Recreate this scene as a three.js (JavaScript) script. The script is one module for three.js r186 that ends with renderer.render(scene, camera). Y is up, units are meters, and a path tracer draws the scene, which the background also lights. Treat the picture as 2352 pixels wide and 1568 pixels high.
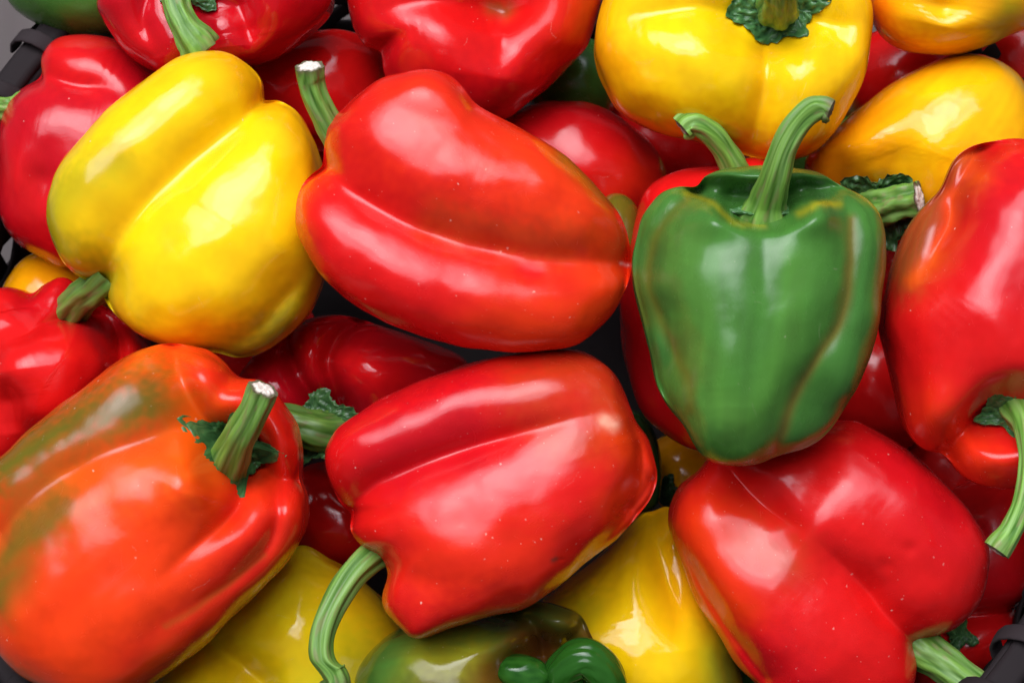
import * as THREE from 'three';
import { createNoise3D } from 'simplex-noise';
import { mergeGeometries } from 'three/addons/utils/BufferGeometryUtils.js';

// ------------------------------------------------------------------ camera, sky, sun, exposure
const scene = new THREE.Scene();
const PW = 2352, PH = 1568;                 // pixel frame in which outlines below were read
const D = 1.0, WID = 0.36, S = WID / PW;    // distance to the top of the heap, width seen there, metres per pixel
const TILT = THREE.MathUtils.degToRad(24);  // camera leans this far from straight down
const camera = new THREE.PerspectiveCamera(2 * Math.atan(WID * PH / PW / 2 / D) * 180 / Math.PI, PW / PH, 0.05, 200);
camera.position.set(0, Math.cos(TILT) * D + 0.16, Math.sin(TILT) * D);
camera.lookAt(0, 0.16, 0);
camera.focus = 0.97; camera.userData.fStop = 22;
camera.updateMatrixWorld(true);
scene.add(camera);
const RIGHT = new THREE.Vector3(), UPV = new THREE.Vector3(), BACK = new THREE.Vector3();
camera.matrixWorld.extractBasis(RIGHT, UPV, BACK);

const renderer = new THREE.WebGLRenderer({ antialias: true });
renderer.setSize(1024, 682);
renderer.toneMapping = THREE.LinearToneMapping;
renderer.toneMappingExposure = 1.92;
renderer.shadowMap.enabled = true;

const SUN = new THREE.Vector3(-0.18, 1, -0.20).normalize();
const SKY = createNoise3D((() => { let q = 11; return () => (q = (q * 16807) % 2147483647) / 2147483647; })());
{ // overcast sky, brighter towards the zenith; around the veiled sun the cloud is thin and bright
  const w = 1024, h = 512, data = new Float32Array(w * h * 4);
  for (let j = 0; j < h; j++) for (let i = 0; i < w; i++) {
    const el = ((j + 0.5) / h - 0.5) * Math.PI, az = ((i + 0.5) / w - 0.5) * 2 * Math.PI;
    const x = Math.cos(el) * Math.cos(az), y = Math.sin(el), z = Math.cos(el) * Math.sin(az);
    const c = x * SUN.x + y * SUN.y + z * SUN.z, ang = Math.acos(Math.min(1, Math.max(-1, c))) * 180 / Math.PI;
    const n = 0.6 * SKY(x * 2.2, y * 2.2, z * 2.2) + 0.3 * SKY(x * 5 + 3, y * 5, z * 5) + 0.15 * SKY(x * 11 + 7, y * 11, z * 11);
    let L = 0.12 * (1 + 2 * Math.max(0, y)) / 3 * (1 + 0.2 * n);
    const t = Math.min(1, Math.max(0, (35 - ang - 11 * n) / 9)), glow = t * t * (3 - 2 * t);
    L += 2.8 * glow * (1 + 0.4 * n);
    if (y < 0) L = 0.05;
    const k = (j * w + i) * 4;
    data[k] = L * 0.98; data[k + 1] = L * 0.98; data[k + 2] = L * 1.1; data[k + 3] = 1;
  }
  const sky = new THREE.DataTexture(data, w, h, THREE.RGBAFormat, THREE.FloatType);
  sky.mapping = THREE.EquirectangularReflectionMapping;
  sky.minFilter = sky.magFilter = THREE.LinearFilter; sky.needsUpdate = true;
  scene.background = sky; scene.environment = sky;
}
const sun = new THREE.DirectionalLight(new THREE.Color(1, 0.985, 0.96), 0.6);
sun.position.copy(SUN).multiplyScalar(3); sun.target.position.set(0, 0.1, 0);
sun.castShadow = true; sun.shadow.radius = 60; sun.shadow.mapSize.set(2048, 2048);
Object.assign(sun.shadow.camera, { left: -0.5, right: 0.5, top: 0.5, bottom: -0.5, near: 0.5, far: 6 });
scene.add(sun, sun.target);

// ------------------------------------------------------------------ helpers
let seed = 7;
const rnd = () => { seed = (seed + 0x6D2B79F5) | 0; let t = Math.imul(seed ^ seed >>> 15, 1 | seed); t = t + Math.imul(t ^ t >>> 7, 61 | t) ^ t; return ((t ^ t >>> 14) >>> 0) / 4294967296; };
const N3 = createNoise3D(rnd);
const clamp = (x, a, b) => Math.min(b, Math.max(a, x));
const sst = (a, b, x) => { const t = clamp((x - a) / (b - a), 0, 1); return t * t * (3 - 2 * t); };
const mix = (a, b, t) => a + (b - a) * t;
const taken = {};
const numbered = (n) => { taken[n] = (taken[n] ?? -1) + 1; return taken[n] ? n + '_' + String(taken[n]).padStart(3, '0') : n; };
const enc = (c) => Math.round(255 * clamp(c <= 0.0031308 ? 12.92 * c : 1.055 * Math.pow(c, 1 / 2.4) - 0.055, 0, 1));
const place = (px, py, z) => {            // a pixel and a height above the reference plane (in pixels) to a point
  const f = (D - z * S) / D;
  return camera.position.clone().addScaledVector(RIGHT, (px - PW / 2) * S * f).addScaledVector(UPV, -(py - PH / 2) * S * f).addScaledVector(BACK, -(D - z * S));
};
function spline(flat, closed, per = 8) {
  const n = flat.length / 2, out = [], P = (i) => { i = closed ? (i % n + n) % n : clamp(i, 0, n - 1); return [flat[2 * i], flat[2 * i + 1]]; };
  for (let i = 0; i < (closed ? n : n - 1); i++) for (let s = 0; s < per; s++) {
    const t = s / per, a = P(i - 1), b = P(i), c = P(i + 1), d = P(i + 2), r = [];
    for (let k = 0; k < 2; k++) r.push(0.5 * (2 * b[k] + (c[k] - a[k]) * t + (2 * a[k] - 5 * b[k] + 4 * c[k] - d[k]) * t * t + (3 * b[k] - a[k] - 3 * c[k] + d[k]) * t * t * t));
    out.push(r);
  }
  if (!closed) out.push(P(n - 1));
  return out;
}
function near(pts, x, y) {                // distance to a polyline and how far along it
  let best = 1e9, u = 0;
  if (pts.length === 1) return [Math.hypot(x - pts[0][0], y - pts[0][1]), 0.5];
  for (let i = 0; i + 1 < pts.length; i++) {
    const [ax, ay] = pts[i], dx = pts[i + 1][0] - ax, dy = pts[i + 1][1] - ay;
    const t = clamp(((x - ax) * dx + (y - ay) * dy) / (dx * dx + dy * dy + 1e-9), 0, 1);
    const q = (x - ax - dx * t) ** 2 + (y - ay - dy * t) ** 2;
    if (q < best) { best = q; u = (i + t) / (pts.length - 1); }
  }
  return [Math.sqrt(best), u];
}

// fine skin relief shared by all fruit
const skinBump = (() => {
  const n = 256, d = new Uint8Array(n * n * 4);
  for (let j = 0; j < n; j++) for (let i = 0; i < n; i++) {
    const a = i / n * 2 * Math.PI, b = j / n * 2 * Math.PI, f = (k, o) => N3(Math.cos(a) * k + o, Math.sin(a) * k + Math.cos(b) * k, Math.sin(b) * k + o);
    const v = 128 + 60 * f(3, 1) + 40 * f(8, 5);
    const k = (j * n + i) * 4; d[k] = d[k + 1] = d[k + 2] = clamp(v, 0, 255); d[k + 3] = 255;
  }
  const t = new THREE.DataTexture(d, n, n); t.wrapS = t.wrapT = THREE.RepeatWrapping; t.magFilter = THREE.LinearFilter; t.minFilter = THREE.LinearMipmapLinearFilter; t.generateMipmaps = true; t.repeat.set(6, 4); t.needsUpdate = true;
  return t;
})();

// duller and glossier areas of the waxy skin, with handling marks
const skinDull = (() => {
  const n = 512, d = new Uint8Array(n * n * 4), v = new Float32Array(n * n);
  for (let j = 0; j < n; j++) for (let i = 0; i < n; i++) {
    const a = i / n * 2 * Math.PI, b = j / n * 2 * Math.PI, f = (k, o) => N3(Math.cos(a) * k + o, Math.sin(a) * k + Math.cos(b) * k, Math.sin(b) * k + o);
    v[j * n + i] = 0.72 + 0.16 * f(1.4, 3) + 0.10 * f(4, 8) + 0.06 * f(12, 2);
  }
  for (let s = 0; s < 90; s++) { let x = rnd() * n, y = rnd() * n, t = rnd() * 6.28; const len = 6 + rnd() * 26; for (let q = 0; q < len; q++) { v[(Math.floor(y + n) % n) * n + Math.floor(x + n) % n] += 0.22; x += Math.cos(t); y += Math.sin(t); t += (rnd() - 0.5) * 0.25; } }
  for (let k = 0; k < n * n; k++) { d[4 * k] = d[4 * k + 1] = d[4 * k + 2] = clamp(v[k], 0, 1) * 255; d[4 * k + 3] = 255; }
  const t = new THREE.DataTexture(d, n, n); t.wrapS = t.wrapT = THREE.RepeatWrapping; t.magFilter = THREE.LinearFilter; t.minFilter = THREE.LinearMipmapLinearFilter; t.generateMipmaps = true; t.repeat.set(2, 1); t.needsUpdate = true;
  return t;
})();

// base colours (linear)
const C = {
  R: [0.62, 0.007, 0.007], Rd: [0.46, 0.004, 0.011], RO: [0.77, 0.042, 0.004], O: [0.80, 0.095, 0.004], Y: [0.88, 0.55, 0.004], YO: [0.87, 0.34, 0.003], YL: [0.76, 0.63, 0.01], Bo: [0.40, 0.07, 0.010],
  YG: [0.42, 0.36, 0.008], OL: [0.12, 0.095, 0.008], G: [0.050, 0.165, 0.024], Gl: [0.095, 0.25, 0.035], Gd: [0.028, 0.10, 0.022], Br: [0.22, 0.06, 0.012], W: [0.8, 0.72, 0.62], P: [0.85, 0.45, 0.3], K: [0.03, 0.025, 0.02],
};

// ------------------------------------------------------------------ fruit
// o: outline, z height of the middle, H half thickness, a stem end and blossom end, g grooves [width, depth, sharpness, openStart, openEnd, x, y, ...],
// d dents / swellings [x, y, rx, ry, turn, depth(+out), power], c base colour, p patches [colour, strength, radius, x, y, ...]
class Fruit {
  constructor(q) {
    Object.assign(this, { p: [], g: [], d: [], pw: 2.35, res: 1, rough: 0.2, nz: 1, specks: 100, H: 230 }, q);
    const poly = spline(q.o, true, 10);
    let A = 0, cx = 0, cy = 0;
    poly.forEach(([x, y], i) => { const [u, v] = poly[(i + 1) % poly.length], w = x * v - u * y; A += w; cx += (x + u) * w; cy += (y + v) * w; });
    [this.cx, this.cy] = q.m || [cx / (3 * A), cy / (3 * A)];
    const L = (x, y) => [x - this.cx, this.cy - y];
    const pts = poly.map(([x, y]) => L(x, y)), n = this.NR = 720, R = new Float32Array(n);
    for (let i = 0; i < pts.length; i++) {
      const [x0, y0] = pts[i], [x1, y1] = pts[(i + 1) % pts.length];
      let a0 = Math.atan2(y0, x0), a1 = Math.atan2(y1, x1); if (a1 - a0 > Math.PI) a1 -= 2 * Math.PI; if (a0 - a1 > Math.PI) a1 += 2 * Math.PI;
      const k0 = Math.ceil(Math.min(a0, a1) / (2 * Math.PI) * n - 1e-6), k1 = Math.floor(Math.max(a0, a1) / (2 * Math.PI) * n + 1e-6);
      for (let k = k0; k <= k1; k++) {
        const a = k / n * 2 * Math.PI, c = Math.cos(a), s = Math.sin(a), den = c * (y1 - y0) - s * (x1 - x0);
        const r = Math.abs(den) < 1e-9 ? Math.hypot(x0, y0) : (x0 * (y1 - y0) - y0 * (x1 - x0)) / den;
        const kk = (k % n + n) % n; if (r > 0 && r < 3000) R[kk] = Math.max(R[kk], r);
      }
    }
    for (let k = 0; k < n; k++) if (!R[k]) R[k] = R[(k + n - 1) % n];
    const blur = (src, w) => { const out = new Float32Array(n); for (let k = 0; k < n; k++) { let s = 0, t = 0; for (let j = -3 * w; j <= 3 * w; j++) { const e = Math.exp(-j * j / (2 * w * w)); s += e * src[(k + j + 2 * n) % n]; t += e; } out[k] = s / t; } return out; };
    this.R = blur(R, 2); this.Rs = blur(R, 26);
    const F = (x, y) => {                   // a point seen on the front lies nearer than the middle: follow its sight line up to it
      const [lx, ly] = L(x, y), phi = Math.atan2(ly, lx), rho = Math.min(1, Math.hypot(lx, ly) / this.radius(phi, this.R));
      const h = this.H * Math.pow(1 - Math.pow(rho, this.pw), 1 / this.pw) * S / D;
      return [lx - (x - PW / 2) * h, ly + (y - PH / 2) * h];
    };
    const loc = (f) => { const o = []; for (let i = 0; i < f.length; i += 2) o.push(...F(f[i], f[i + 1])); return o; };
    this.grooves = this.g.map(([w, d, s, o1, o2, ...f]) => ({ w: w * 1.12, d: d * 1.5, s, o1, o2, pts: spline(loc(f), false, 5) }));
    this.dents = this.d.map(([x, y, rx, ry, t, d, pw]) => ({ x: F(x, y)[0], y: F(x, y)[1], rx, ry, c: Math.cos(t * Math.PI / 180), s: Math.sin(t * Math.PI / 180), d, pw: pw || 2 }));
    this.patches = this.p.map(([c, k, r, ...f]) => ({ c: C[c], k, r, pts: f.length > 2 ? spline(loc(f), false, 4) : [F(f[0], f[1])] }));
    const a = q.a || [this.cx - 1, this.cy, this.cx + 1, this.cy];
    this.al = Math.atan2(-(a[3] - a[1]), a[2] - a[0]);
    this.k = S * (D - this.z * S) / D; this.rough *= 1.25;
    this.off = rnd() * 1000;
    this.C = place(this.cx, this.cy, this.z);
    // base: lowest point straight below the middle
    this.base = this.C.clone(); this.base.y -= this.H * this.k;
    this.group = new THREE.Group(); this.group.position.copy(this.base);
    this.group.name = numbered(q.name || 'bell_pepper');
    this.group.userData = { label: q.label, category: 'pepper', group: 'bell peppers heaped in the basket' };
    scene.add(this.group);
  }
  radius(phi, tbl) { const n = this.NR, f = ((phi / (2 * Math.PI)) % 1 + 1) % 1 * n, i = Math.floor(f); return mix(tbl[i % n], tbl[(i + 1) % n], f - i); }
  disp(x, y) {
    let z = 0;
    for (const g of this.grooves) {
      const [d, u] = near(g.pts, x, y); if (d > 6 * g.w + 20) continue;
      const t = (g.o1 ? 1 : sst(0, 0.55, u)) * (g.o2 ? 1 : sst(0, 0.55, 1 - u));
      z -= g.d * t * Math.exp(-(Math.sqrt(d * d + g.s * g.s) - g.s) / g.w);
    }
    for (const e of this.dents) {
      const u = ((x - e.x) * e.c - (y - e.y) * e.s) / e.rx, v = ((x - e.x) * e.s + (y - e.y) * e.c) / e.ry, q = u * u + v * v;
      if (q < 9) z += e.d * Math.exp(-Math.pow(q, e.pw / 2));
    }
    return z;
  }
  bare(th, t) {                            // point of the plain inflated outline
    const ca = Math.cos(this.al), sa = Math.sin(this.al), ct = Math.cos(t), s = Math.sin(t);
    let x = ca * ct - sa * Math.cos(th) * s, y = sa * ct + ca * Math.cos(th) * s, z = Math.sin(th) * s;
    const rho0 = Math.hypot(x, y), nrm = Math.pow(Math.pow(rho0, this.pw) + Math.pow(Math.abs(z), this.pw), 1 / this.pw);
    const rho = rho0 / nrm, dz = z / nrm, phi = Math.atan2(y, x);
    const R = mix(this.radius(phi, this.Rs), this.radius(phi, this.R), sst(0.45, 0.97, rho));
    return [R * rho * Math.cos(phi), R * rho * Math.sin(phi), this.H * dz, dz, x, y, z];
  }
  full(th, t) {
    const b = this.bare(th, t);
    let [x, y, z, dz] = b;
    if (dz > 0) z += this.disp(x, y) * sst(0.0, 0.38, dz);
    const o = this.off, n = this.nz * (4.2 * N3(x / 150 + o, y / 150, z / 150) + 0.45 * N3(x / 52 + o, y / 52, z / 52 + 9));
    return [x + b[4] * n, y + b[5] * n, z + b[6] * n];
  }
  surf(x, y) {                             // height of the front at a local point
    const phi = Math.atan2(y, x), r = Math.hypot(x, y); let rho = 0.5;
    for (let i = 0; i < 6; i++) rho = Math.min(1, r / mix(this.radius(phi, this.Rs), this.radius(phi, this.R), sst(0.45, 0.97, rho)));
    const dz = Math.pow(Math.max(0, 1 - Math.pow(rho, this.pw)), 1 / this.pw);
    return this.H * dz + this.disp(x, y) * sst(0, 0.38, dz);
  }
  local(px, py, z) {                       // a pixel at a height z above the middle, in the fruit's own frame
    const p = place(px, py, this.z + z * this.k / S).sub(this.C);
    return new THREE.Vector3(p.dot(RIGHT) / this.k, p.dot(UPV) / this.k, p.dot(BACK) / this.k);
  }
  world(x, y, z) { return new THREE.Vector3().copy(this.C).sub(this.base).addScaledVector(RIGHT, x * this.k).addScaledVector(UPV, y * this.k).addScaledVector(BACK, z * this.k); }
  toBase(arr) { const out = new Float32Array(arr.length); for (let i = 0; i < arr.length; i += 3) { const v = this.world(arr[i], arr[i + 1], arr[i + 2]); out[i] = v.x; out[i + 1] = v.y; out[i + 2] = v.z; } return out; }
  build() {
    const NU = Math.round(300 * this.res), NV = Math.round(190 * this.res), P = [], UV = [], I = [];
    for (let j = 0; j <= NV; j++) for (let i = 0; i <= NU; i++) {
      const u = i / NU, v = j / NV;
      // seam at the back; more rows of points on the front
      const th = -Math.PI / 2 + (u + 0.05 * Math.sin(2 * Math.PI * u) ) * 2 * Math.PI;
      P.push(...this.full(th, v * Math.PI)); UV.push(u, v);
    }
    const w = NU + 1;
    for (let j = 0; j < NV; j++) for (let i = 0; i < NU; i++) { const a = j * w + i; if (j > 0) I.push(a, a + 1, a + w); if (j < NV - 1) I.push(a + 1, a + w + 1, a + w); }
    const g = new THREE.BufferGeometry();
    g.setAttribute('position', new THREE.BufferAttribute(this.toBase(P), 3));
    g.setAttribute('uv', new THREE.Float32BufferAttribute(UV, 2));
    g.setIndex(I); g.computeVertexNormals();
    const nr = g.attributes.normal, v = new THREE.Vector3(), sum = (ids) => { const s = new THREE.Vector3(); ids.forEach((i) => s.add(v.fromBufferAttribute(nr, i))); s.normalize(); ids.forEach((i) => nr.setXYZ(i, s.x, s.y, s.z)); };
    for (let j = 1; j < NV; j++) sum([j * w, j * w + NU]);
    sum([...Array(w).keys()]); sum([...Array(w).keys()].map((i) => NV * w + i));
    { // outward?
      const i = Math.floor(NV / 2) * w + Math.floor(NU / 2); v.fromBufferAttribute(nr, i);
      if (v.dot(BACK) < 0) { const a = g.index.array; for (let q = 0; q < a.length; q += 3) { const t = a[q]; a[q] = a[q + 1]; a[q + 1] = t; } for (let q = 0; q < nr.array.length; q++) nr.array[q] *= -1; }
    }
    const mat = new THREE.MeshPhysicalMaterial({ map: this.skin(), roughness: this.rough, ior: 1.5, specularIntensity: 0.78, roughnessMap: skinDull, bumpMap: skinBump, bumpScale: 0.000018 });
    const m = new THREE.Mesh(g, mat); m.name = 'body'; m.castShadow = m.receiveShadow = true;
    this.group.add(m);
    return this;
  }
  skin() {
    const TW = Math.round(800 * this.res), TH = Math.round(520 * this.res), d = new Uint8Array(TW * TH * 4), base = C[this.c], o = this.off;
    const sp = [];
    const count = Math.round(this.specks * this.res);
    const spk = new Float32Array(TW * TH);
    for (let s = 0; s < count; s++) {
      const i = Math.floor(rnd() * TW), j = Math.floor((0.12 + 0.76 * rnd()) * TH), st = 0.2 + 0.7 * rnd() * rnd(), big = rnd() < 0.12 ? 1 : 0;
      for (let y = 0; y <= big; y++) for (let x = 0; x <= big * (rnd() < 0.4 ? 2 : 1); x++) { const q = (clamp(j + y, 0, TH - 1)) * TW + (i + x) % TW; spk[q] = Math.max(spk[q], st * (0.4 + 0.6 * rnd())); }
    }
    for (let s = 0; s < (this.specks > 15 ? 16 : 2); s++) {   // faint scuffs
      let x = rnd() * TW, y = (0.15 + 0.7 * rnd()) * TH, t = rnd() * 6.28; const len = 4 + rnd() * 22, st = 0.05 + 0.14 * rnd();
      for (let q = 0; q < len; q++) { const k = clamp(Math.floor(y), 0, TH - 1) * TW + (Math.floor(x) + 2 * TW) % TW; spk[k] = Math.max(spk[k], st * rnd()); x += Math.cos(t); y += Math.sin(t); t += (rnd() - 0.5) * 0.5; }
    }
    for (let j = 0; j < TH; j++) for (let i = 0; i < TW; i++) {
      const u = (i + 0.5) / TW, t = (j + 0.5) / TH * Math.PI, th = -Math.PI / 2 + (u + 0.05 * Math.sin(2 * Math.PI * u)) * 2 * Math.PI;
      const b = this.bare(th, t), x = b[0], y = b[1], z = b[2];
      let c0 = base[0], c1 = base[1], c2 = base[2];
      const n1 = N3(x / 110 + o, y / 110, z / 110), n2 = N3(x / 30 + o, y / 30, z / 30 + 3), st = N3(Math.cos(th) * 7 + o, Math.sin(th) * 7, t * 0.7);
      if (b[3] > -0.25) for (const p of this.patches) {
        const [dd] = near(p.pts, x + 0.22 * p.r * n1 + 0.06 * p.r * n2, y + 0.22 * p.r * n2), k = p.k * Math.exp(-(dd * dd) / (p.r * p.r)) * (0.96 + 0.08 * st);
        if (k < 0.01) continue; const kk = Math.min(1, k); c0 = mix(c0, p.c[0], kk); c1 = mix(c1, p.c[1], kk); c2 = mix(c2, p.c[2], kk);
      }
      const m = 1 + 0.05 * n1 + 0.03 * n2 + (0.03 + (this.streak || 0)) * st + (this.streak || 0) * 0.6 * N3(Math.cos(th) * 22 + o, Math.sin(th) * 22, t * 1.2), w = spk[j * TW + i], k = (j * TW + i) * 4;
      d[k] = enc(mix(c0 * m, 0.8, w)); d[k + 1] = enc(mix(c1 * (m + 0.03 * n1 + 0.02 * st), 0.66, w)); d[k + 2] = enc(mix(c2 * m, 0.55, w)); d[k + 3] = 255;
    }
    const tx = new THREE.DataTexture(d, TW, TH); tx.colorSpace = THREE.SRGBColorSpace; tx.magFilter = THREE.LinearFilter; tx.minFilter = THREE.LinearMipmapLinearFilter; tx.generateMipmaps = true; tx.wrapS = THREE.RepeatWrapping; tx.needsUpdate = true;
    return tx;
  }
  // stem: pts [x, y, z above the fruit's middle, radius] in pixels, from the fruit to the cut end
  stem(pts, opt = {}) {
    const f = Object.assign({ ridges: 6, amp: 0.09, cut: true, end: 'W', tone: 1, cutR: 0.8 }, opt);
    const cv = new THREE.CatmullRomCurve3(pts.map(([x, y, z]) => this.local(x, y, z)), false, 'centripetal');
    const rad = (u) => { const k = u * (pts.length - 1), i = Math.min(pts.length - 2, Math.floor(k)), t = k - i, s = t * t * (3 - 2 * t); return 0.93 * mix(pts[i][3], pts[i + 1][3], s); };
    const NS = 72, NT = 72, fr = cv.computeFrenetFrames(NS, false), P = [], col = [], I = [], o = rnd() * 100;
    for (let j = 0; j <= NS; j++) {
      const u = j / NS, c = cv.getPoint(u), r = rad(u);
      for (let i = 0; i <= NT; i++) {
        const a = i / NT * 2 * Math.PI, rg = Math.cos(f.ridges * a + 1.1 * u + o);
        const nn = N3(Math.cos(a) * 1.6 + o, Math.sin(a) * 1.6, u * 3.5), fine = N3(Math.cos(a) * 7 + o, Math.sin(a) * 7, u * 4);
        let rr = r * (1 + f.amp * (rg > 0 ? rg * 0.7 : rg) + 0.06 * nn + 0.025 * fine);
        const v = c.clone().addScaledVector(fr.normals[j], Math.cos(a) * rr).addScaledVector(fr.binormals[j], Math.sin(a) * rr);
        P.push(v.x, v.y, v.z);
        const fib = N3(Math.cos(a) * 16 + o, Math.sin(a) * 16, u * 3 + 5), k = clamp(0.5 + 0.3 * rg + 0.3 * fine + 0.28 * fib, 0, 1), tip = sst(0.90, 1.0, u + 0.05 * nn) * (f.tip ?? 0.7), pale = clamp(0.5 * N3(Math.cos(a) * 3 + o, Math.sin(a) * 3 + 7, u * 2) + 0.1, 0, 0.5) * 0.8;
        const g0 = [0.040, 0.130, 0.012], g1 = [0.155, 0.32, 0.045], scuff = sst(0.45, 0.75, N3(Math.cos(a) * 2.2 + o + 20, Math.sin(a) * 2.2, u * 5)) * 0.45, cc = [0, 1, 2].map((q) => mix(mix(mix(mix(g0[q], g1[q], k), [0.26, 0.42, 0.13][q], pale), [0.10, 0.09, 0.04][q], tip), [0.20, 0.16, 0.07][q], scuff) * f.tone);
        col.push(...cc);
      }
    }
    const w = NT + 1;
    for (let j = 0; j < NS; j++) for (let i = 0; i < NT; i++) { const a = j * w + i; I.push(a, a + 1, a + w, a + 1, a + w + 1, a + w); }
    const mk = (P, col, I, name, rough, parent) => {
      const g = new THREE.BufferGeometry(); g.setAttribute('position', new THREE.BufferAttribute(this.toBase(P), 3)); g.setAttribute('color', new THREE.Float32BufferAttribute(col, 3)); g.setIndex(I); g.computeVertexNormals();
      const m = new THREE.Mesh(g, new THREE.MeshPhysicalMaterial({ vertexColors: true, roughness: rough, side: THREE.DoubleSide, ior: 1.45 })); m.name = name; m.castShadow = m.receiveShadow = true; parent.add(m); return m;
    };
    if (f.plain) for (let i = 0; i < col.length; i += 3) { const k = 0.8 + 0.4 * (col[i + 1] / (col[i + 1] + 0.15)); f.plain.forEach((c, q) => { col[i + q] = c * k; }); }
    const stemMesh = mk(P, col, I, f.name || 'stem', f.rough ?? 0.48, this.group);
    if (f.cut) { // the dried rim and pale pith of the cut
      const P2 = [], c2 = [], I2 = [], NRr = 9, u = 1, c = cv.getPoint(1), tg = cv.getTangent(1), r = rad(1);
      for (let j = 0; j <= NRr; j++) for (let i = 0; i <= NT; i++) {
        const a = i / NT * 2 * Math.PI, q = j / NRr, rg = Math.cos(f.ridges * a + 1.1 + o), nn = N3(Math.cos(a) * 1.6 + o, Math.sin(a) * 1.6, 3.5), fine = N3(Math.cos(a) * 7 + o, Math.sin(a) * 7, 4);
        const edge = r * (1 + f.amp * (rg > 0 ? rg * 0.7 : rg) + 0.06 * nn + 0.025 * fine), rr = edge * q;
        const hgt = r * (0.10 * (1 - Math.pow(q, 6)) - 0.10 * Math.exp(-(((q - 0.8) / 0.1) ** 2)) + 0.05 * N3(Math.cos(a) * q * 3 + o, Math.sin(a) * q * 3, 20));
        const v = c.clone().addScaledVector(fr.normals[NS], Math.cos(a) * rr).addScaledVector(fr.binormals[NS], Math.sin(a) * rr).addScaledVector(tg, hgt);
        P2.push(v.x, v.y, v.z);
        const nz = N3(Math.cos(a) * q * 5 + o, Math.sin(a) * q * 5, 40), pith = sst(f.cutR + 0.06, f.cutR - 0.06, q + 0.05 * nz);
        const e = C[f.end]; c2.push(...[0, 1, 2].map((n) => mix([0.11, 0.10, 0.05][n], e[n] * (0.85 + 0.2 * nz), pith)));
      }
      for (let j = 0; j < NRr; j++) for (let i = 0; i < NT; i++) { const a = j * w + i; I2.push(a, a + w, a + 1, a + 1, a + w, a + w + 1); }
      mk(P2, c2, I2, 'cut_face', 0.8, stemMesh);
    }
    return this;
  }
  // small swollen growth: middle, radii in pixels, turn in the picture plane
  growth(px, py, z, rx, ry, rz, turn = 0, dent = 0) {
    const c = this.local(px, py, z), g = new THREE.SphereGeometry(1, 64, 44), p = g.attributes.position, o = rnd() * 50, P = [], col = [], ct = Math.cos(turn), st = Math.sin(turn);
    for (let i = 0; i < p.count; i++) {
      const x = p.getX(i), y = p.getY(i), q = p.getZ(i), n = 1 + 0.05 * N3(x * 0.9 + o, y * 0.9, q * 0.9) - dent * Math.exp(-((x + 0.25 * y) ** 2) / 0.02) * sst(0.3, -0.6, y);
      const u = x * rx * n, v = y * ry * n; P.push(c.x + u * ct - v * st, c.y + u * st + v * ct, c.z + q * rz * n);
      const k = 0.5 + 0.5 * N3(x * 2 + o, y * 2, q * 2 + 4); col.push(mix(0.010, 0.032, k), mix(0.07, 0.14, k), mix(0.006, 0.015, k));
    }
    g.setAttribute('position', new THREE.BufferAttribute(this.toBase(P), 3)); g.setAttribute('color', new THREE.Float32BufferAttribute(col, 3)); g.deleteAttribute('uv'); g.computeVertexNormals();
    const m = new THREE.Mesh(g, new THREE.MeshPhysicalMaterial({ vertexColors: true, roughness: 0.16, side: THREE.DoubleSide })); m.name = 'green_growth'; m.castShadow = m.receiveShadow = true; this.group.add(m);
    return this;
  }
  // calyx lying on the fruit's front: centre, radii, number of tips
  calyx(x0, y0, rx, ry, n, opt = {}) {
    const f = Object.assign({ lift: 7, jag: 0.3, turn: 0, tone: 1, nrm: null, follow: 1, z: null, cup: 0.2 }, opt), h0 = f0(this, x0, y0, opt), { x: X, y: Y } = this.local(x0, y0, h0);
    const NRr = 26, NT = 110, P = [], col = [], I = [], o = rnd() * 100, w = NT + 1;
    const zc = f.z ?? this.surf(X, Y);
    let n3 = null, e1, e2; if (f.nrm) { n3 = new THREE.Vector3(...f.nrm).normalize(); e1 = new THREE.Vector3(0, 0, 1).cross(n3); if (e1.length() < 0.1) e1.set(1, 0, 0); e1.normalize(); e2 = n3.clone().cross(e1); }
    for (const side of [1, -1]) for (let j = 0; j <= NRr; j++) for (let i = 0; i <= NT; i++) {
      const a = i / NT * 2 * Math.PI, q = j / NRr, tip = Math.pow(0.5 + 0.5 * Math.cos(n * a + f.turn), 1.6);
      const edge = (1 - f.jag) + f.jag * tip + 0.10 * N3(Math.cos(a) * 2.6 + o, Math.sin(a) * 2.6, 1) + 0.04 * N3(Math.cos(a) * 11 + o, Math.sin(a) * 11, 1);
      const lx = Math.cos(a) * q * edge, ly = Math.sin(a) * q * edge, cr = N3(lx * 5 + o, ly * 5, 2) * 0.6 + N3(lx * 11 + o, ly * 11, 5) * 0.4;
      const crk = cr * 0.10 * Math.min(rx, ry) * (0.3 + q), th = 5 * (1 - Math.pow(q, 5)) + 0.4;
      if (n3) {
        const v = new THREE.Vector3(X, Y, zc).addScaledVector(e1, lx * rx).addScaledVector(e2, ly * ry).addScaledVector(n3, crk + side * th + f.cup * q * q * rx);
        P.push(v.x, v.y, v.z);
      } else {
        const px = X + lx * rx, py = Y + ly * ry, zs = mix(zc, this.surf(px, py), f.follow);
        P.push(px, py, zs + f.lift * (1 - 0.3 * q) + Math.max(-f.lift * 0.6, crk) + side * th);
      }
      const k = clamp(0.5 + 0.7 * cr, 0, 1), lt = [0.060, 0.165, 0.045], dk = [0.014, 0.058, 0.016];
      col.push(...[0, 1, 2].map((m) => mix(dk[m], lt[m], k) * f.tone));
    }
    const half = (NRr + 1) * w;
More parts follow.
